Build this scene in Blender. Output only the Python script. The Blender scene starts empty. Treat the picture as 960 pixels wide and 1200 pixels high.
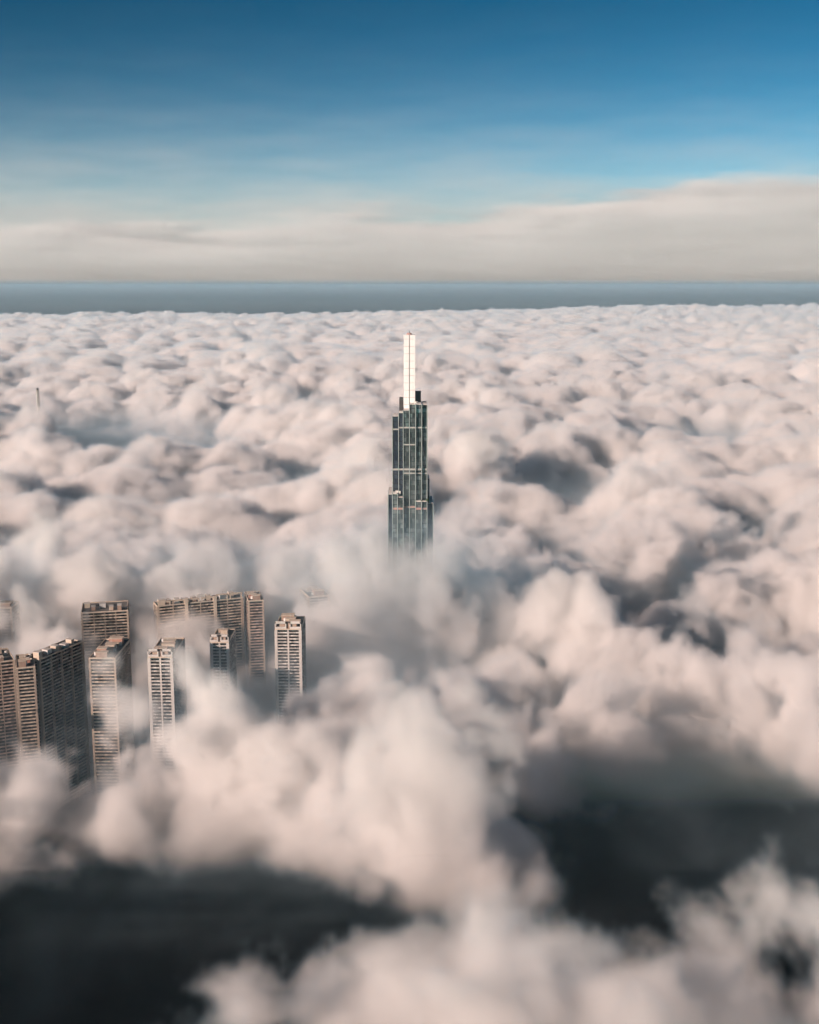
import bpy, math, random, os
from mathutils import Vector, Matrix

R = math.radians
rnd = random.Random(81)
sc = bpy.context.scene
COL = sc.collection

# ------------------------------------------------------------------ camera
CAM_Z, PITCH, FPX = 519.0, 10.55, 1450.0
cam = bpy.data.cameras.new('camera')
cam_ob = bpy.data.objects.new('camera', cam)
COL.objects.link(cam_ob)
sc.camera = cam_ob
cam.sensor_fit = 'HORIZONTAL'
cam.sensor_width = 36
cam.lens = 36 * FPX / 960
cam.clip_start = 1.0
cam.clip_end = 3000000
cam_ob.location = (0, 0, CAM_Z)
cam_ob.rotation_euler = (R(90 - PITCH), 0, 0)


def at(px, py, z=None, y=None):
    """survey helper: world point under a photo position, at a known height z or distance y"""
    p = R(PITCH)
    a, u = (px - 480) / FPX, (600 - py) / FPX
    d = Vector((a, math.cos(p) + u * math.sin(p), -math.sin(p) + u * math.cos(p)))
    t = (z - CAM_Z) / d.z if z is not None else y / d.y
    return Vector((0, 0, CAM_Z)) + d * t


# ------------------------------------------------------------------ light
SUN_EL, SUN_AZ = 20.0, -132.0          # azimuth clockwise from +Y: behind the camera, to the left
world = bpy.data.worlds.new('World')
sc.world = world
world.use_nodes = True
wt = world.node_tree
bg = wt.nodes['Background']
sky = wt.nodes.new('ShaderNodeTexSky')
sky.sky_type = 'NISHITA'
sky.sun_disc = False
sky.sun_elevation = R(SUN_EL)
sky.sun_rotation = R(SUN_AZ)
sky.altitude = 500
sky.air_density = 0.5
sky.dust_density = 0.3
sky.ozone_density = 2.5
# clear deep morning blue: more contrast from the pale horizon to the zenith
lo_ = wt.nodes.new('ShaderNodeVectorMath')
lo_.operation = 'SCALE'
lo_.inputs['Scale'].default_value = 0.062
hi_ = wt.nodes.new('ShaderNodeVectorMath')
hi_.operation = 'SCALE'
hi_.inputs['Scale'].default_value = 1 / 0.062
gam = wt.nodes.new('ShaderNodeGamma')
gam.inputs['Gamma'].default_value = 1.92
wt.links.new(sky.outputs[0], lo_.inputs[0])
wt.links.new(lo_.outputs[0], gam.inputs[0])
wt.links.new(gam.outputs[0], hi_.inputs[0])
tint = wt.nodes.new('ShaderNodeVectorMath')
tint.operation = 'MULTIPLY'
tint.inputs[1].default_value = (.52, 1.66, .95)
wt.links.new(hi_.outputs[0], tint.inputs[0])
wt.links.new(tint.outputs[0], bg.inputs['Color'])
bg.inputs['Strength'].default_value = 0.145
sun = bpy.data.lights.new('sun', 'SUN')
sun_ob = bpy.data.objects.new('sun', sun)
COL.objects.link(sun_ob)
sun.energy = 5.0
sun.angle = R(0.5)
sun.color = (1.0, 0.725, 0.605)
sd = Vector((math.sin(R(SUN_AZ)) * math.cos(R(SUN_EL)), math.cos(R(SUN_AZ)) * math.cos(R(SUN_EL)), math.sin(R(SUN_EL))))
sun_ob.rotation_euler = sd.to_track_quat('Z', 'Y').to_euler()
sun_ob.location = (-400, -200, 900)

vs = sc.view_settings
vs.view_transform = 'Standard'
vs.look = 'None'
vs.gamma = 1
vs.exposure = 0.38
vs.use_curve_mapping = False

# ------------------------------------------------------------------ render
c = sc.cycles
c.use_denoising = True
c.use_adaptive_sampling = True
c.adaptive_threshold = 0.06
c.adaptive_min_samples = 16
c.max_bounces = 8
c.diffuse_bounces = 2
c.glossy_bounces = 2
c.volume_bounces = 6
c.volume_step_rate = 2.0
c.volume_max_steps = 256
c.time_limit = 900


# ------------------------------------------------------------------ node helper
class G:
    def __init__(s, tree):
        s.t = tree

    def put(s, sock, v):
        if isinstance(v, (int, float, tuple)):
            sock.default_value = v
        else:
            s.t.links.new(v, sock)

    def m(s, op, *a, clamp=False):
        n = s.t.nodes.new('ShaderNodeMath')
        n.operation = op
        n.use_clamp = clamp
        for k, v in enumerate(a):
            s.put(n.inputs[k], v)
        return n.outputs[0]

    def v(s, op, *a):
        n = s.t.nodes.new('ShaderNodeVectorMath')
        n.operation = op
        for k, v in enumerate(a):
            s.put(n.inputs['Scale'] if (k == 1 and op == 'SCALE') else n.inputs[k], v)
        return n.outputs['Value'] if op in ('DOT_PRODUCT', 'LENGTH', 'DISTANCE') else n.outputs[0]

    def cells(s, vec, size):
        n = s.t.nodes.new('ShaderNodeTexVoronoi')
        n.voronoi_dimensions = '3D'
        n.feature = 'F1'
        s.put(n.inputs['Vector'], vec)
        n.inputs['Scale'].default_value = 1.0 / size
        return n.outputs['Distance']

    def puff(s, vec, size):
        """rounded billows: a paraboloid over every cell"""
        d = s.cells(vec, size)
        return s.m('SUBTRACT', 0.33, s.m('MULTIPLY', d, d))

    def noise(s, vec, size, detail=2, rough=.5, out='Fac'):
        n = s.t.nodes.new('ShaderNodeTexNoise')
        n.noise_dimensions = '3D'
        s.put(n.inputs['Vector'], vec)
        n.inputs['Scale'].default_value = 1.0 / size
        n.inputs['Detail'].default_value = detail
        n.inputs['Roughness'].default_value = rough
        return n.outputs[out]

    def xyz(s, vec):
        n = s.t.nodes.new('ShaderNodeSeparateXYZ')
        s.put(n.inputs[0], vec)
        return n.outputs

    def ramp(s, v, a, b):
        """0 at a, 1 at b"""
        return s.m('DIVIDE', s.m('SUBTRACT', v, a), b - a, clamp=True)

    def bump(s, P, cx, cy, ru, rv, ang, amp):
        """an elliptical hill (or hollow) in plan"""
        q = s.v('SUBTRACT', P, (cx, cy, 0.0))
        ca, sa = math.cos(R(ang)), math.sin(R(ang))
        u = s.v('DOT_PRODUCT', q, (ca / ru, sa / ru, 0.0))
        w = s.v('DOT_PRODUCT', q, (-sa / rv, ca / rv, 0.0))
        r2 = s.m('ADD', s.m('MULTIPLY', u, u), s.m('MULTIPLY', w, w))
        return s.m('MULTIPLY', s.m('EXPONENT', s.m('MULTIPLY', r2, -1.0)), float(amp))


def new_mat(name):
    m = bpy.data.materials.new(name)
    m.use_nodes = True
    return m, m.node_tree, m.node_tree.nodes.get('Principled BSDF')


# ------------------------------------------------------------------ fog and clouds
def scatter_mat(name, dens, col, aniso=0.0, grid=True):
    m, t, b = new_mat(name)
    t.nodes.remove(b)
    o = t.nodes['Material Output']
    pv = t.nodes.new('ShaderNodeVolumePrincipled')
    pv.inputs['Color'].default_value = (*col, 1)
    pv.inputs['Anisotropy'].default_value = aniso
    pv.inputs['Density'].default_value = dens
    if not grid:
        pv.inputs['Density Attribute'].default_value = ''
    t.links.new(pv.outputs[0], o.inputs['Volume'])
    return m


# hills and hollows of the fog, in plan
def hill(px, py, z, ru, rv, ang, amp):
    p = at(px, py, z=z)
    return (p.x, p.y, ru, rv, ang, amp)


FEATURES = [
    # the opening round the apartment towers
    (-330, 1130, 160, 78, 14, -180),
    (-215, 1245, 115, 68, 0, -160),
    hill(480, 752, 130, 120, 62, -3, -190),
    # bright roll in front of the towers
    hill(345, 805, 165, 130, 62, 4, 66),
    hill(560, 820, 165, 100, 62, -5, 15),
    hill(235, 840, 155, 90, 45, 8, 28),
    hill(150, 925, 140, 120, 50, 5, 22),
    hill(130, 870, 145, 85, 45, 4, 22),
    hill(470, 920, 150, 120, 80, 0, 50),
    hill(600, 990, 140, 60, 60, 0, 35),
    hill(30, 930, 140, 100, 50, 10, 30),
    # warm heap at right
    hill(790, 870, 165, 70, 60, 0, 35),
    # dark openings in the foreground
    (-255, 765, 140, 140, 6, -200),
    (-130, 780, 80, 80, -10, -120),
    hill(530, 1045, 110, 75, 40, 8, -110),
    (290, 890, 150, 110, 0, -240),
    (135, 770, 70, 80, -45, -170),
    # low heaps along the bottom edge
    hill(440, 1130, 130, 70, 60, 0, 34),
    hill(610, 1160, 130, 70, 60, 0, 42),
    hill(860, 1140, 130, 85, 52, 0, 46),
    # unseen higher fog left of the view, added to shade foreground and apartments
    (-430, 480, 150, 190, 0, 85),
    (-560, 880, 160, 170, 0, 75),
    # pale heap round the great tower and behind the apartments
    (0, 1415, 130, 85, 0, 86),
    (-330, 1450, 330, 120, 0, 58),
    (170, 1400, 120, 90, 0, 30),
    hill(378, 700, 150, 45, 70, 0, 22),
    hill(350, 778, 140, 55, 50, 0, 60),
    hill(190, 850, 145, 55, 40, 0, 18),
    hill(112, 872, 140, 60, 34, 0, 10),
    hill(340, 780, 145, 45, 36, 0, 62),
    hill(610, 975, 145, 60, 75, 0, 55),
    hill(740, 1035, 145, 50, 40, 0, 60),
    hill(15, 900, 140, 95, 45, 5, 38),
    hill(520, 960, 140, 80, 70, 0, 40),
]
FAR_FEATURES = [
    hill(195, 502, 120, 190, 300, 0, -270),
    hill(95, 480, 120, 190, 300, 0, -190),
    hill(44, 470, 190, 60, 110, 0, 60),
    hill(830, 490, 120, 260, 230, 10, -130),
    hill(850, 716, 110, 120, 60, 0, -170),
    hill(760, 668, 110, 80, 65, 20, -150),
    hill(920, 590, 110, 130, 95, 30, -160),
    hill(690, 548, 110, 150, 100, 35, -170),
    hill(650, 605, 130, 70, 70, 0, -90),
    hill(250, 620, 120, 80, 90, 0, -80),
    hill(560, 520, 180, 130, 150, 0, 45),
    hill(60, 412, 190, 300, 420, 0, 50),
]


def fog_field(g, feats, base, big, small, fine, swell=110.0, soft=None, heap=2.6):
    P = g.t.nodes.new('GeometryNodeInputPosition').outputs[0]
    x, y, z = g.xyz(P)
    warp = g.v('SCALE', g.v('SUBTRACT', g.noise(P, 110, 2, .5, 'Color'), (.5, .5, .5)), 80.0)
    Q = g.v('ADD', P, warp)
    low = g.noise(P, 520, 1, .5)
    H = g.m('ADD', float(base), g.m('MULTIPLY', g.m('SUBTRACT', low, .5), swell))
    for f in feats:
        H = g.m('ADD', H, g.bump(P, *f))
    d = g.m('DIVIDE', g.m('SUBTRACT', H, z), 55.0)
    p = g.m('ADD', g.m('MULTIPLY', g.puff(Q, big), heap), g.m('MULTIPLY', g.puff(Q, small), .9))
    torn = g.noise(Q, 130, 5, .62) if soft else None
    if soft:
        near = g.ramp(y, soft[1], soft[0])          # 1 close to the camera, where the fog is torn and wispy
        p = g.m('MULTIPLY', p, g.m('SUBTRACT', 1.0, g.m('MULTIPLY', near, .35)))
        p = g.m('ADD', p, g.m('MULTIPLY', near, g.m('MULTIPLY', g.m('SUBTRACT', torn, .5), 4.5)))
    # some stretches heap up, others lie smooth
    p = g.m('MULTIPLY', p, g.m('ADD', .30, g.m('MULTIPLY', g.noise(P, 900, 2, .6), 1.45)))
    d = g.m('ADD', d, p)
    if fine:
        d = g.m('ADD', d, g.m('MULTIPLY', g.m('SUBTRACT', g.noise(Q, 45, 4, .6), .5), fine))
    return d, P, x, y, z, torn


fog_mat = scatter_mat('fog', 0.082, (.985, .985, .985))
_t = fog_mat.node_tree
_a = _t.nodes.new('ShaderNodeAttribute')
_a.attribute_name = 'density'
_m = _t.nodes.new('ShaderNodeMix')
_m.data_type = 'RGBA'
_t.links.new(G(_t).ramp(_a.outputs['Fac'], .0, .16), _m.inputs['Factor'])
_m.inputs['A'].default_value = (.52, .76, .92, 1)       # thin fog scatters bluer; tint also paints blue shade in the gaps
_m.inputs['B'].default_value = (.985, .985, .985, 1)
_t.links.new(_m.outputs['Result'], _t.nodes['Principled Volume'].inputs['Color'])


def fog_sheet(name, lo, hi, vox, args, sharp, parent=None, extra=None):
    t = bpy.data.node_groups.new(name, 'GeometryNodeTree')
    t.interface.new_socket('Geometry', in_out='INPUT', socket_type='NodeSocketGeometry')
    t.interface.new_socket('Geometry', in_out='OUTPUT', socket_type='NodeSocketGeometry')
    out = t.nodes.new('NodeGroupOutput')
    g = G(t)
    d, P, x, y, z, torn = fog_field(g, *args)
    dens = g.m('MULTIPLY', d, sharp, clamp=True)
    if extra:
        dens = extra(g, dens, d, P, x, y, z, torn)
    vc = t.nodes.new('GeometryNodeVolumeCube')
    t.links.new(dens, vc.inputs['Density'])
    vc.inputs['Min'].default_value = lo
    vc.inputs['Max'].default_value = hi
    for k, a in enumerate('XYZ'):
        vc.inputs['Resolution ' + a].default_value = max(2, int((hi[k] - lo[k]) / vox) + 1)
    sm = t.nodes.new('GeometryNodeSetMaterial')
    sm.inputs['Material'].default_value = fog_mat
    t.links.new(vc.outputs[0], sm.inputs[0])
    t.links.new(sm.outputs[0], out.inputs[0])
    ob = bpy.data.objects.new(name, bpy.data.volumes.new(name))
    COL.objects.link(ob)
    ob.modifiers.new('fog_field', 'NODES').node_group = t
    ob.data.materials.append(fog_mat)
    ob.parent = parent
    return ob


def grain(g, P):
    return g.m('ADD', .7, g.m('MULTIPLY', g.noise(P, 160, 1, .5), .6))


def middle_extra(g, dens, d, P, x, y, z, torn):
    body = g.m('MULTIPLY', g.m('MULTIPLY', dens, grain(g, P)), g.ramp(z, 5, 60))
    return g.m('MAXIMUM', body, g.m('MULTIPLY', g.ramp(z, 125, 25), .022))


def near_extra(g, dens, d, P, x, y, z, torn):
    # thin out towards the foreground, and leave a thin low mist in the openings
    # the near fog is a lifted sheet, open underneath
    lift = g.m('MAXIMUM', g.ramp(z, 60, 112), g.ramp(y, 1150, 1320))
    lift = g.m('MULTIPLY', lift, g.m('ADD', .65, g.m('MULTIPLY', torn, .7)))
    far = g.ramp(y, 560, 960)
    dens = g.m('MULTIPLY', d, g.m('ADD', 1.3, g.m('MULTIPLY', far, .3)), clamp=True)
    dens = g.m('MULTIPLY', g.m('MULTIPLY', dens, lift), g.m('ADD', 0.40, g.m('MULTIPLY', far, .60)))
    veil = g.m('MULTIPLY', g.ramp(torn, .52, .72), g.m('MULTIPLY', g.ramp(z, 140, 90), g.ramp(z, 30, 80)))
    mist = g.m('MULTIPLY', g.ramp(z, 130, 30), g.m('MULTIPLY', g.ramp(y, 850, 1250), .012))
    mist = g.m('ADD', mist, g.m('MULTIPLY', veil, g.m('ADD', .012, g.m('MULTIPLY', g.ramp(y, 740, 980), .03))))
    # drifting shreds of fog among the rear apartment towers
    shred = g.m('MULTIPLY', g.bump(P, -240, 1445, 320, 60, 2, .22), g.ramp(z, 225, 150))
    shred = g.m('ADD', shred, g.m('MULTIPLY', g.bump(P, -250, 1190, 260, 95, 3, .09), g.ramp(z, 175, 90)))
    shred = g.m('ADD', shred, g.m('MULTIPLY', g.bump(P, -88, 1335, 50, 32, 0, .45), g.ramp(z, 205, 165)))
    shred = g.m('ADD', shred, g.m('MULTIPLY', g.bump(P, 5, 1385, 75, 50, 0, .30), g.ramp(z, 268, 200)))
    mist = g.m('ADD', mist, g.m('MULTIPLY', shred, g.ramp(torn, .35, .65)))
    return g.m('MAXIMUM', dens, mist)


def far_extra(g, dens, d, P, x, y, z, torn):
    # the sheet ends raggedly, further off on the right
    edge = g.m('ADD', 12600.0, g.m('MULTIPLY', g.ramp(x, -1500, 4500), 6500.0))
    edge = g.m('ADD', edge, g.m('MULTIPLY', g.m('SUBTRACT', g.noise(g.v('MULTIPLY', P, (1.0, .45, .0)), 2200, 4, .6), .5), 8000.0))
    k = g.m('DIVIDE', g.m('SUBTRACT', y, edge), 2500.0)
    d = g.m('SUBTRACT', d, g.m('MAXIMUM', k, 0.0))
    return g.m('MULTIPLY', g.m('MULTIPLY', d, 2.2, clamp=True), grain(g, P))


fog = bpy.data.objects.new('fog_sea', None)
COL.objects.link(fog)
fog['kind'] = 'stuff'
fog['label'] = 'sea of rolling pinkish white fog covering the city'
fog['category'] = 'fog'
fog_sheet('near_fog', (-740, 280, 4), (740, 2000, 270), 4.0, (FEATURES + FAR_FEATURES[4:10], 105, 120, 48, 3.2, 110.0, (600, 980)), 1.4, fog, near_extra)
fog_sheet('middle_fog', (-2200, 2005, 4), (2200, 5500, 270), 9.5, (FAR_FEATURES, 104, 215, 80, 1.6, 125.0, None, 3.2), 2.0, fog, middle_extra)
fog_sheet('far_fog', (-7500, 5510, 4), (8000, 21000, 270), 28, ([], 100, 290, 110, .6, 120.0, None, 3.5), 2.2, fog, far_extra)


def box_mesh(name, lo, hi):
    me = bpy.data.meshes.new(name)
    v = [(a, b, d) for a in (lo[0], hi[0]) for b in (lo[1], hi[1]) for d in (lo[2], hi[2])]
    me.from_pydata(v, [], [(0, 1, 3, 2), (4, 6, 7, 5), (0, 4, 5, 1), (2, 3, 7, 6), (0, 2, 6, 4), (1, 5, 7, 3)])
    return me


hz = bpy.data.objects.new('haze', box_mesh('haze', (-200000, -3000, -1), (200000, 300000, 530)))
COL.objects.link(hz)
hz['kind'] = 'stuff'
hz.data.materials.append(scatter_mat('haze', 2.4e-5, (.54, .79, .97), 0.0, False))

# ------------------------------------------------------------------ ground
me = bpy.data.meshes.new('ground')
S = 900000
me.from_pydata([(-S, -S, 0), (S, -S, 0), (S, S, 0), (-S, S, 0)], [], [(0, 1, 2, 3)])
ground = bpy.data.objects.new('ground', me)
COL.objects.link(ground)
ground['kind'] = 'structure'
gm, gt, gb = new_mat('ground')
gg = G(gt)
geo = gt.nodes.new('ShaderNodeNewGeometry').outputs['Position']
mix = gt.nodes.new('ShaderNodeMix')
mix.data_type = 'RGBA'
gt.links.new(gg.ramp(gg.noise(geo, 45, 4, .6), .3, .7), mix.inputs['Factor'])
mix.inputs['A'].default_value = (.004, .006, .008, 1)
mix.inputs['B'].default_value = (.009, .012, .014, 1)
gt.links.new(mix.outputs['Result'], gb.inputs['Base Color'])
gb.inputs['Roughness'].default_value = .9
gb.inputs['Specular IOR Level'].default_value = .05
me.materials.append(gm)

# ------------------------------------------------------------------ cloud bank over the horizon
cloud_mat = scatter_mat('cloud', 0.004, (.93, .974, 1.0))


def bank():
    t = bpy.data.node_groups.new('cloud_bank', 'GeometryNodeTree')
    t.interface.new_socket('Geometry', in_out='INPUT', socket_type='NodeSocketGeometry')
    t.interface.new_socket('Geometry', in_out='OUTPUT', socket_type='NodeSocketGeometry')
    out = t.nodes.new('NodeGroupOutput')
    g = G(t)
    P = t.nodes.new('GeometryNodeInputPosition').outputs[0]
    x, y, z = g.xyz(P)
    S3 = g.v('MULTIPLY', P, (1.0, 1.0, 4.0))
    n1 = g.m('SUBTRACT', g.noise(S3, 5500, 5, .55), .5)
    n2 = g.m('SUBTRACT', g.noise(g.v('MULTIPLY', P, (.45, .6, 3.4)), 1500, 6, .62), .5)
    H = g.m('ADD', 1900.0, g.m('MULTIPLY', g.ramp(x, -11000, 11000), 700.0))
    for f in ((8500, 32000, 3300, 9000, 0, 700), (-7000, 32000, 5000, 9000, 0, -100)):
        H = g.m('ADD', H, g.bump(P, *f))
    d = g.m('DIVIDE', g.m('SUBTRACT', H, z), 800.0)
    d = g.m('ADD', d, g.m('MULTIPLY', n1, 1.2))
    d = g.m('ADD', d, g.m('MULTIPLY', n2, 2.0))
    d = g.m('MULTIPLY', d, 1.0, clamp=True)
    thin = g.m('MULTIPLY', g.m('EXPONENT', g.m('DIVIDE', g.m('SUBTRACT', 3900.0, z), 1050.0)), .027)
    thin = g.m('MULTIPLY', thin, g.m('ADD', 1.0, g.m('MULTIPLY', n2, 1.6)))
    d = g.m('ADD', d, g.m('MULTIPLY', thin, g.m('SUBTRACT', 1.0, d)), clamp=True)
    d = g.m('MULTIPLY', d, g.m('ADD', .75, g.m('MULTIPLY', n2, .9)))
    vc = t.nodes.new('GeometryNodeVolumeCube')
    t.links.new(d, vc.inputs['Density'])
    vc.inputs['Min'].default_value = (-20000, 31000, 531.5)
    vc.inputs['Max'].default_value = (20000, 35000, 8200)
    for a, r in zip('XYZ', (300, 14, 120)):
        vc.inputs['Resolution ' + a].default_value = r
    sm = t.nodes.new('GeometryNodeSetMaterial')
    sm.inputs['Material'].default_value = cloud_mat
    t.links.new(vc.outputs[0], sm.inputs[0])
    t.links.new(sm.outputs[0], out.inputs[0])
    ob = bpy.data.objects.new('cloud_bank', bpy.data.volumes.new('cloud_bank'))
    COL.objects.link(ob)
    ob.modifiers.new('cloud_field', 'NODES').node_group = t
    ob.data.materials.append(cloud_mat)
    ob['kind'] = 'stuff'
    ob['label'] = 'long pale cloud bank lying along the horizon'
    ob['category'] = 'cloud bank'


bank()


# ------------------------------------------------------------------ mesh helper
class MB:
    def __init__(s):
        s.v, s.f = [], []

    def box(s, x0, y0, z0, x1, y1, z1):
        k = len(s.v)
        s.v += [(a, b, d) for a in (x0, x1) for b in (y0, y1) for d in (z0, z1)]
        s.f += [tuple(k + i for i in q) for q in ((0, 1, 3, 2), (4, 6, 7, 5), (0, 4, 5, 1), (2, 3, 7, 6), (0, 2, 6, 4), (1, 5, 7, 3))]
        return s

    def tube(s, x, y, r, z0, z1, n=14, r1=None):
        k = len(s.v)
        for zz, rr in ((z0, r), (z1, r if r1 is None else r1)):
            s.v += [(x + rr * math.cos(2 * math.pi * i / n), y + rr * math.sin(2 * math.pi * i / n), zz) for i in range(n)]
        s.f += [(k + i, k + (i + 1) % n, k + n + (i + 1) % n, k + n + i) for i in range(n)]
        s.f += [tuple(k + i for i in reversed(range(n))), tuple(k + n + i for i in range(n))]
        return s

    def build(s, name, mat, parent=None, loc=None):
        me = bpy.data.meshes.new(name)
        me.from_pydata(s.v, [], s.f)
        me.materials.append(mat)
        o = bpy.data.objects.new(name, me)
        COL.objects.link(o)
        o.parent = parent
        if loc:
            o.location = loc
        return o


def thing(name, loc, rot, label, cat, group=None):
    o = bpy.data.objects.new(name, None)
    COL.objects.link(o)
    o.location = loc
    o.rotation_euler = (0, 0, rot)
    o['label'] = label
    o['category'] = cat
    if group:
        o['group'] = group
    return o


def solid(name, a, b=None, rough=.7, size=6.0, metal=0.0, spec=.5):
    """paint, plaster or metal with uneven weathering between two colours"""
    m, t, p = new_mat(name)
    g = G(t)
    co = t.nodes.new('ShaderNodeNewGeometry').outputs['Position']
    b = b or tuple(q * .75 for q in a)
    mx = t.nodes.new('ShaderNodeMix')
    mx.data_type = 'RGBA'
    st = g.v('MULTIPLY', co, (1.0, 1.0, .25))
    t.links.new(g.ramp(g.noise(st, size, 5, .65), .35, .65), mx.inputs['Factor'])
    mx.inputs['A'].default_value = (*a, 1)
    mx.inputs['B'].default_value = (*b, 1)
    t.links.new(mx.outputs['Result'], p.inputs['Base Color'])
    p.inputs['Roughness'].default_value = rough
    p.inputs['Metallic'].default_value = metal
    p.inputs['Specular IOR Level'].default_value = spec
    return m


def flats(name, a, b, rough=.8):
    """plaster whose tone changes a little from flat to flat: awnings, laundry, screens, stains"""
    m = solid(name, a, b, rough, 8)
    t = m.node_tree
    p = t.nodes['Principled BSDF']
    g = G(t)
    co = t.nodes.new('ShaderNodeNewGeometry').outputs['Position']
    wn = t.nodes.new('ShaderNodeTexWhiteNoise')
    wn.noise_dimensions = '3D'
    t.links.new(g.v('FLOOR', g.v('DIVIDE', g.v('ADD', co, (.3, .3, .3)), (2.7, 9.0, 3.4))), wn.inputs['Vector'])
    old = p.inputs['Base Color'].links[0].from_socket
    t.links.new(g.v('SCALE', old, g.m('ADD', .45, g.m('MULTIPLY', wn.outputs['Value'], .75))), p.inputs['Base Color'])
    return m


def glass(name, a, b, cell, rough=.15, frame=None, line=.12, metal=0.0):
    """curtain wall: panels of slightly different tone, with thin floor lines"""
    m, t, p = new_mat(name)
    g = G(t)
    co = t.nodes.new('ShaderNodeNewGeometry').outputs['Position']
    q = g.v('FLOOR', g.v('DIVIDE', g.v('ADD', co, (.37, .37, .0)), cell))
    wn = t.nodes.new('ShaderNodeTexWhiteNoise')
    wn.noise_dimensions = '3D'
    t.links.new(q, wn.inputs['Vector'])
    fac = g.m('MULTIPLY', wn.outputs['Value'], g.ramp(g.noise(co, 16, 3, .6), .3, .7))
    mx = t.nodes.new('ShaderNodeMix')
    mx.data_type = 'RGBA'
    t.links.new(fac, mx.inputs['Factor'])
    mx.inputs['A'].default_value = (*a, 1)
    mx.inputs['B'].default_value = (*b, 1)
    res = mx.outputs['Result']
    if frame:
        zz = g.xyz(co)[2]
        fr = g.m('LESS_THAN', g.m('FRACT', g.m('DIVIDE', zz, cell[2])), line)
        m2 = t.nodes.new('ShaderNodeMix')
        m2.data_type = 'RGBA'
        t.links.new(fr, m2.inputs['Factor'])
        t.links.new(res, m2.inputs['A'])
        m2.inputs['B'].default_value = (*frame, 1)
        res = m2.outputs['Result']
    t.links.new(res, p.inputs['Base Color'])
    p.inputs['Metallic'].default_value = metal
    geo = t.nodes.new('ShaderNodeNewGeometry')
    tilt = g.v('SCALE', g.v('SUBTRACT', wn.outputs['Color'], (.5, .5, .5)), .09)
    t.links.new(g.v('NORMALIZE', g.v('ADD', geo.outputs['Normal'], tilt)), p.inputs['Normal'])
    t.links.new(g.m('ADD', rough, g.m('MULTIPLY', wn.outputs['Value'], .15)), p.inputs['Roughness'])
    return m


M = dict(
    tower_glass=glass('tower_glass', (.05, .075, .08), (.50, .58, .58), (3.4, 3.4, 5.6), .1, (.10, .13, .13), .2, .6),
    shaded_glass=glass('shaded_glass', (.03, .045, .07), (.10, .13, .16), (3.4, 3.4, 5.6), .1, (.04, .05, .06), .2, .4),  # same curtain wall darkened, painting the dimmer faces turned away
    fin=solid('fin', (.34, .40, .40), (.24, .30, .30), .45, 8),
    spire=solid('spire', (.90, .89, .89), (.78, .77, .77), .4, 12),
    dark_metal=solid('dark_metal', (.055, .05, .05), (.03, .03, .03), .5, 5),
    belt=solid('belt', (.42, .22, .20), (.34, .26, .24), .6, 5),
    pale_belt=solid('pale_belt', (.44, .44, .42), (.33, .35, .34), .6, 5),
    roof_white=solid('roof_white', (.75, .74, .71), None, .7, 4),
    roof_grey=solid('roof_grey', (.16, .155, .15), (.09, .09, .09), .85, 6),
    leaves=solid('leaves', (.03, .07, .03), (.06, .09, .03), .8, 3),
    wall=solid('wall', (.42, .35, .28), (.30, .25, .21), .8, 9),
    cream=solid('cream', (.58, .50, .41), (.45, .38, .31), .8, 7),
    white_wall=solid('white_wall', (.60, .58, .55), (.46, .45, .43), .75, 8),
    cream_flats=flats('cream_flats', (.60, .51, .41), (.46, .38, .31)),
    pink_flats=flats('pink_flats', (.55, .42, .36), (.42, .33, .28)),
    grey_flats=flats('grey_flats', (.48, .45, .41), (.36, .34, .32)),
    white_flats=flats('white_flats', (.62, .60, .57), (.48, .47, .45)),
    red_roof=solid('red_roof', (.36, .17, .13), (.42, .28, .22), .8, 3),
    tan_roof=solid('tan_roof', (.40, .30, .24), (.28, .20, .16), .8, 3),
    pane=glass('pane', (.010, .012, .014), (.07, .07, .065), (3.2, 3.2, 3.4), .2),
)


# ------------------------------------------------------------------ apartment towers
FLOOR = 3.4


def roof_bits(root, w, dep, h, seed):
    r = random.Random(seed)
    pr = MB()
    e = .5
    pr.box(0, 0, h, w, e, h + 1.3).box(0, dep - e, h, w, dep, h + 1.3).box(0, e, h, e, dep - e, h + 1.3).box(w - e, e, h, w, dep - e, h + 1.3)
    pr.build('parapet', M['cream'], root)
    MB().box(e, e, h, w - e, dep - e, h + .25).build('roof', M['roof_grey'], root)
    v = 4.0
    k = 0
    u = 3.0
    while w > 40 and u < w - 9:
        ww, hh, v0 = r.uniform(4, 8), r.uniform(2.4, 6.5), r.uniform(2, dep - 12)
        o = MB().box(u, v0, h + .25, u + ww, v0 + 7, h + .25 + hh).build('roof_house', M[('cream', 'tan_roof', 'roof_white')[k % 3]], root)
        MB().box(u - .3, v0 - .3, h + .25 + hh, u + ww + .3, v0 + 7.3, h + .65 + hh).build('roof_slab', M['white_wall'], o)
        u += ww + r.uniform(1.5, 5)
        k += 1
    while w <= 40 and v < dep - 7:
        d = r.uniform(5, 9)
        ww = r.uniform(.3, .55) * w
        u = r.uniform(.12, .88) * (w - ww)
        hh = r.uniform(2.6, 6.0)
        o = MB().box(u, v, h + .25, u + ww, v + d, h + .25 + hh).build('roof_house', M[('tan_roof', 'red_roof', 'cream')[k % 3]], root)
        MB().box(u - .4, v - .4, h + .25 + hh, u + ww + .4, v + d + .4, h + .7 + hh).build('roof_slab', M['cream'], o)
        if r.random() < .7:
            MB().tube(r.uniform(2.5, w - 2.5), v + d + 1.8, 1.5, h + .25, h + 3.4).build('water_tank', M['roof_white'], root)
        v += d + r.uniform(3, 6)
        k += 1
    o = MB().tube(w * .5, dep * .6, .25, h + .2, h + 11, 6, .1)
    o.build('mast', M['roof_white'], root)


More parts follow.
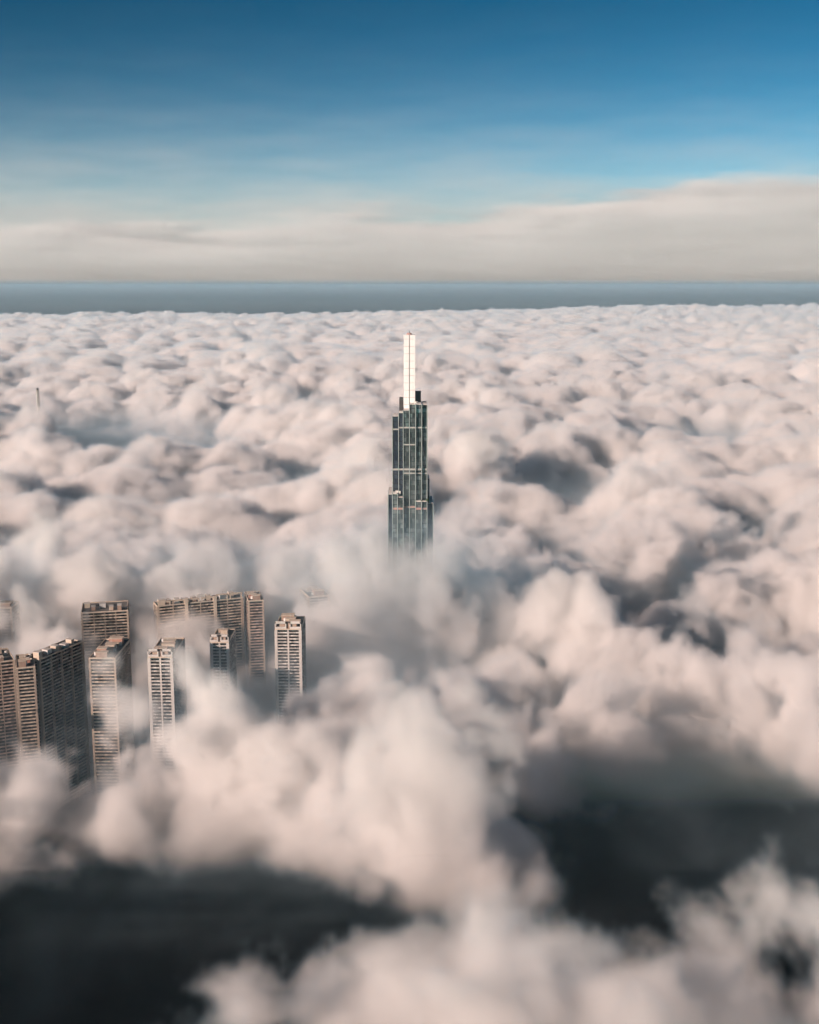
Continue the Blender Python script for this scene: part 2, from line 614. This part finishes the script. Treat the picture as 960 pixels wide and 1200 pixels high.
def apartment(label, pl, pr, zroof, dep, bays, style='band', seed=1, wall_tone='cream', group='apartment towers standing in the fog'):
    """pl, pr: photo positions of the front roof corners; the building runs back from that edge"""
    a, b = at(*pl, z=zroof), at(*pr, z=zroof)
    w = (b - a).xy.length
    root = thing('apartment_tower', (a.x, a.y, 0), math.atan2(b.y - a.y, b.x - a.x), label, 'apartment tower', group)
    n = int(zroof / FLOOR)
    h = n * FLOOR
    root.location.z = 0
    # bearing walls: two end piers, thin piers between the bays, the body behind them
    ep = 1.6 if style == 'band' else 2.6
    W = MB().box(.0, 2.2, 0, w, dep - 2.2, h)
    W.box(-.3, 0, 0, ep, 2.3, h).box(w - ep, 0, 0, w + .3, 2.3, h)
    W.box(-.3, dep - 2.3, 0, ep, dep, h).box(w - ep, dep - 2.3, 0, w + .3, dep, h)
    bw = (w - 2 * ep) / bays
    gap = .8 if style in ('band', 'slab') else 1.6
    spans = []
    for i in range(bays):
        x0 = ep + i * bw
        if i:
            W.box(x0 - gap / 2, .3, 0, x0 + gap / 2, 2.3, h)
        spans.append((x0 + (gap / 2 if i else 0), x0 + bw - (gap / 2 if i < bays - 1 else 0)))
    W.build('wall', M['wall' if wall_tone == 'cream' else 'white_wall'], root)
    # side bays between piers
    nside = max(2, int(dep / 9))
    sb = (dep - 4.6) / nside
    side = [(2.3 + i * sb + .9, 2.3 + (i + 1) * sb - .9) for i in range(nside)]
    P = MB()
    for x0, x1 in spans:
        P.box(x0, 2.1, 3, x1, 2.3, h - 1.2)
    for y0, y1 in side:
        P.box(w - .1, y0, 3, w + .12, y1, h - 1.5).box(-.12, y0, 3, .1, y1, h - 1.5)
    P.build('window_glazing', M['pane'], root)
    B = MB()
    for x0, x1 in spans:
        B.box(x0 + .01, .15, 0, x1 - .01, 2.12, .3).box(x0 + .01, .15, .3, x1 - .01, .4, 1.35)
    for y0, y1 in side:
        B.box(w + .10, y0, 0, w + .7, y1, .9).box(-.7, y0, 0, -.10, y1, .9)
    first = None
    for k in range(1, n):
        if first is None:
            first = B.build('balcony', M['white_flats' if wall_tone == 'white_wall' else ('cream_flats', 'pink_flats', 'grey_flats')[seed % 3]], root)
            o = first
        else:
            o = first.copy()
            COL.objects.link(o)
            o.parent = root
        o.location = (0, 0, k * FLOOR - .3)
    roof_bits(root, w, dep, h, seed)
    if style == 'slab':
        for i in range(bays):
            x0, x1 = w * (i + .08) / bays, w * (i + .92) / bays
            top = h + (7.5 if i >= bays * .6 else 5.5)
            MB().box(x0, .3, h + 1.3, x0 + 1, 1.5, top).box(x1 - 1, .3, h + 1.3, x1, 1.5, top).box(x0, .3, top - 1.4, x1, 1.5, top + .02).build('crown_frame', M['cream'], root)
        for i in (1, 2):
            xm = w * i / 3
            MB().box(xm - 1.8, -1.2, 0, xm + 1.8, -.02, h + 6.5).build('pier', M['cream'], root)
    if style == 'crown':
        for x0, x1 in ((0, w * .44), (w * .56, w)):
            MB().box(x0, .2, h + 1.3, x0 + 1.1, 1.6, h + 9).box(x1 - 1.1, .2, h + 1.3, x1, 1.6, h + 9) \
                .box(x0, .2, h + 6.6, x1, 1.6, h + 9.1).box(x0 + 1.1, .2, h + 1.3, x1 - 1.1, 1.6, h + 3.2).build('crown_frame', M['white_wall'], root)
        MB().box(w * .18, 1.8, h + .3, w * .82, 7, h + 7.2).build('roof_house', M['tan_roof'], root)
    return root


apartment('banded beige apartment tower with cluttered roof, between the dark gap and the long bayed slab', (104, 772), (135, 772), 160, 64, 1, 'band', 3)
apartment('white apartment tower with two framed roof openings, left in front of the wide sunlit slab', (173, 771), (202, 771), 160, 66, 2, 'crown', 4, 'white_wall')
apartment('small grey white apartment tower standing alone at the edge of the teal gap', (322, 738), (353, 738), 160, 50, 2, 'crown', 5, 'white_wall')
apartment('wide sunlit beige apartment slab with three stepped facade sections', (184, 709), (285, 699), 162, 20, 6, 'slab', 6)
apartment('apartment tower with roof frames before the right end of the wide slab', (246, 751), (268, 751), 152, 50, 2, 'crown', 7, 'white_wall')
apartment('long dark apartment slab with bright bays, running back beside the front left tower', (46, 774), (98, 752), 160, 20, 4, 'bay', 8)
apartment('sunlit beige banded apartment tower in the front left row', (19, 784), (41, 782), 160, 44, 1, 'band', 9)
apartment('beige apartment slab cut off by the left edge, nearest the camera', (-30, 778), (17, 772), 162, 44, 3, 'band', 10)
apartment('fog dimmed apartment slab at the left edge behind the front row', (-14, 713), (13, 713), 160, 30, 2, 'band', 11)
apartment('pale fog veiled wide apartment slab behind the banded tower', (95, 719), (150, 716), 160, 44, 4, 'band', 12)
apartment('dim apartment tower behind the right end of the sunlit slab', (291, 705), (309, 704), 160, 44, 1, 'band', 13)
apartment('brownish apartment tower fading into the fog behind the lone grey tower', (362, 700), (386, 698), 157, 44, 2, 'band', 14)

# ------------------------------------------------------------------ the great tower
tw = thing('skyscraper', tuple(at(480, 640, y=1425).xy) + (0,), 0, 'tall dark glass skyscraper with white spire rising out of the fog', 'skyscraper')
OX, OY = tw.location.x, tw.location.y


def tpos(px, py, Y):
    p = at(px, py, y=Y)
    return p.x - OX, p.z


def shaft(pl, pr, ptop, Y, back, mat, name='glass_shaft', zb=0.0):
    x0, z = tpos(pl, ptop, Y)
    x1, _ = tpos(pr, ptop, Y)
    o = MB().box(x0, Y - OY, zb, x1, back - OY, z).build(name, M[mat], tw)
    MB().box(x0 + .4, Y - OY + .4, z, x1 - .4, back - OY - .4, z + .7).build('roof', M['roof_white'], o)
    return x0, x1, z


SH = [  # left, right, top, front distance, back, material
    (460, 467.2, 488, 1431, 1460, 'shaded_glass'),
    (467.2, 472.6, 484, 1426, 1464, 'shaded_glass'),
    (472.6, 480.0, 481, 1421, 1467, 'tower_glass'),
    (480.0, 487.2, 474, 1420, 1467, 'tower_glass'),
    (487.2, 494.4, 474, 1422, 1467, 'tower_glass'),
    (494.4, 500.8, 474.5, 1425, 1464, 'tower_glass'),
    (500.8, 503.2, 561, 1432, 1460, 'shaded_glass'),
    (455, 460, 579.5, 1423, 1472, 'shaded_glass'),
    (460, 466, 579, 1417, 1472, 'tower_glass'),
    (466, 472.6, 583, 1416, 1472, 'tower_glass'),
    (487.2, 494, 588, 1415.5, 1472, 'tower_glass'),
    (494, 500.6, 588, 1417, 1472, 'tower_glass'),
    (500.6, 507.6, 590, 1422, 1470, 'shaded_glass'),
]
fins = []
for pl, pr, pt, Y, back, mt in SH:
    x0, x1, z = shaft(pl, pr, pt, Y, back, mt)
    fins.append((x0, Y, z))
    fins.append((x1, Y, z))
seen = set()
for x, Y, z in fins:
    if (round(x), round(Y)) in seen:
        continue
    seen.add((round(x), round(Y)))
    MB().box(x - .42, Y - OY - 1.2, 0, x + .42, Y - OY - .01, z + .4).build('fin', M['fin'], tw)


def belt(pl, pr, py, Y, hh, mat, name='belt'):
    x0, z = tpos(pl, py, Y)
    x1, _ = tpos(pr, py, Y)
    MB().box(x0, Y - OY - .9, z - hh / 2, x1, Y - OY + .4, z + hh / 2).build(name, M[mat], tw)


for pl, pr, pt, Y, back, mt in SH[:6]:
    belt(pl + .15, pr - .15, 501 if pl > 467 else 503, Y, 1.6, 'pale_belt')
    belt(pl + .15, pr - .15, 550, Y, 2.0, 'pale_belt')
    if pl > 472:
        belt(pl + .15, pr - .15, 554.5, Y, 1.3, 'pale_belt')
for pl, pr, pt, Y, back, mt in SH[8:12]:
    belt(pl + .15, pr - .15, 596, Y, 2.2, 'belt')
for pl, pr, Y in ((472.6, 480, 1421), (480, 487.2, 1420)):
    belt(pl + .15, pr - .15, 594, Y, 2.2, 'belt')
    belt(pl + .15, pr - .15, 521, Y, 1.3, 'pale_belt')
_st = M['spire'].node_tree
_p = _st.nodes['Principled BSDF']
_g = G(_st)
_z = _g.xyz(_st.nodes.new('ShaderNodeNewGeometry').outputs['Position'])[2]
_seam = _g.m('LESS_THAN', _g.m('FRACT', _g.m('DIVIDE', _z, 8.4)), .07)
_col = _p.inputs['Base Color'].links[0].from_socket
_st.links.new(_g.v('SCALE', _col, _g.m('SUBTRACT', 1.0, _g.m('MULTIPLY', _seam, .35))), _p.inputs['Base Color'])
# spire: two tall white blades with a dark seam, a cap and a short mast
for pl, pr in ((473.2, 479.5), (480.3, 486.6)):
    x0, zt = tpos(pl, 392.5, 1438)
    x1, _ = tpos(pr, 392.5, 1438)
    _, zb = tpos(pl, 486, 1438)
    MB().box(x0, 1438 - OY, zb, x1, 1450 - OY, zt).build('spire_blade', M['spire'], tw)
x0, zt = tpos(475.5, 392.5, 1440)
x1, _ = tpos(484, 392.5, 1440)
cap = MB().tube((x0 + x1) / 2, 1444 - OY, 3.4, zt, zt + 2.2, 12, 2.4).build('spire_cap', M['belt'], tw)
MB().tube((x0 + x1) / 2, 1444 - OY, .4, zt + 2.2, zt + 6, 6, .15).build('mast', M['dark_metal'], cap)
MB().box(-1.2, 1441 - OY, zt - 95, 1.4, 1448 - OY, zt - .5).build('spire_core', M['pale_belt'], tw)
for pl, pr, pt, pb, Y in ((468, 472.8, 466, 486, 1445), (486, 493.4, 458.5, 476, 1445)):
    x0, zt = tpos(pl, pt, Y)
    x1, zb = tpos(pr, pb, Y)
    MB().box(x0, Y - OY, zb, x1, Y + 9 - OY, zt).build('roof_block', M['dark_metal'], tw)
x0, zt = tpos(485, 470.5, 1428)
x1, zb = tpos(490, 474, 1428)
MB().tube((x0 + x1) / 2, 1429 - OY, 2.2, zb, zt, 12).build('water_tank', M['roof_white'], tw)
x0, zt = tpos(463.5, 575.5, 1425)
x1, zb = tpos(469.5, 580, 1425)
MB().box(x0, 1425 - OY, zb, x1, 1430 - OY, zt).build('roof_house', M['roof_white'], tw)
tg = MB()
for k in range(26):
    px = rnd.uniform(491, 503)
    x, z = tpos(px, 588, 1428)
    r = rnd.uniform(1.0, 2.0)
    tg.tube(x, rnd.uniform(1419, 1429) - OY, r, z, z + rnd.uniform(2, 4.5), 7, r * .4)
tg.build('terrace_garden', M['leaves'], tw)

# ------------------------------------------------------------------ far off tower in the left distance
a = at(44, 457, z=232)
ft = thing('distant_tower', (a.x, a.y, 0), R(28), 'tiny slim pale tower poking out of the fog far off at left', 'tower')
MB().box(-3.6, -3.6, 0, 3.6, 3.6, 232).build('wall', M['white_wall'], ft)
MB().box(-2.4, -2.4, 232, 2.4, 2.4, 237).build('roof_house', M['dark_metal'], ft)
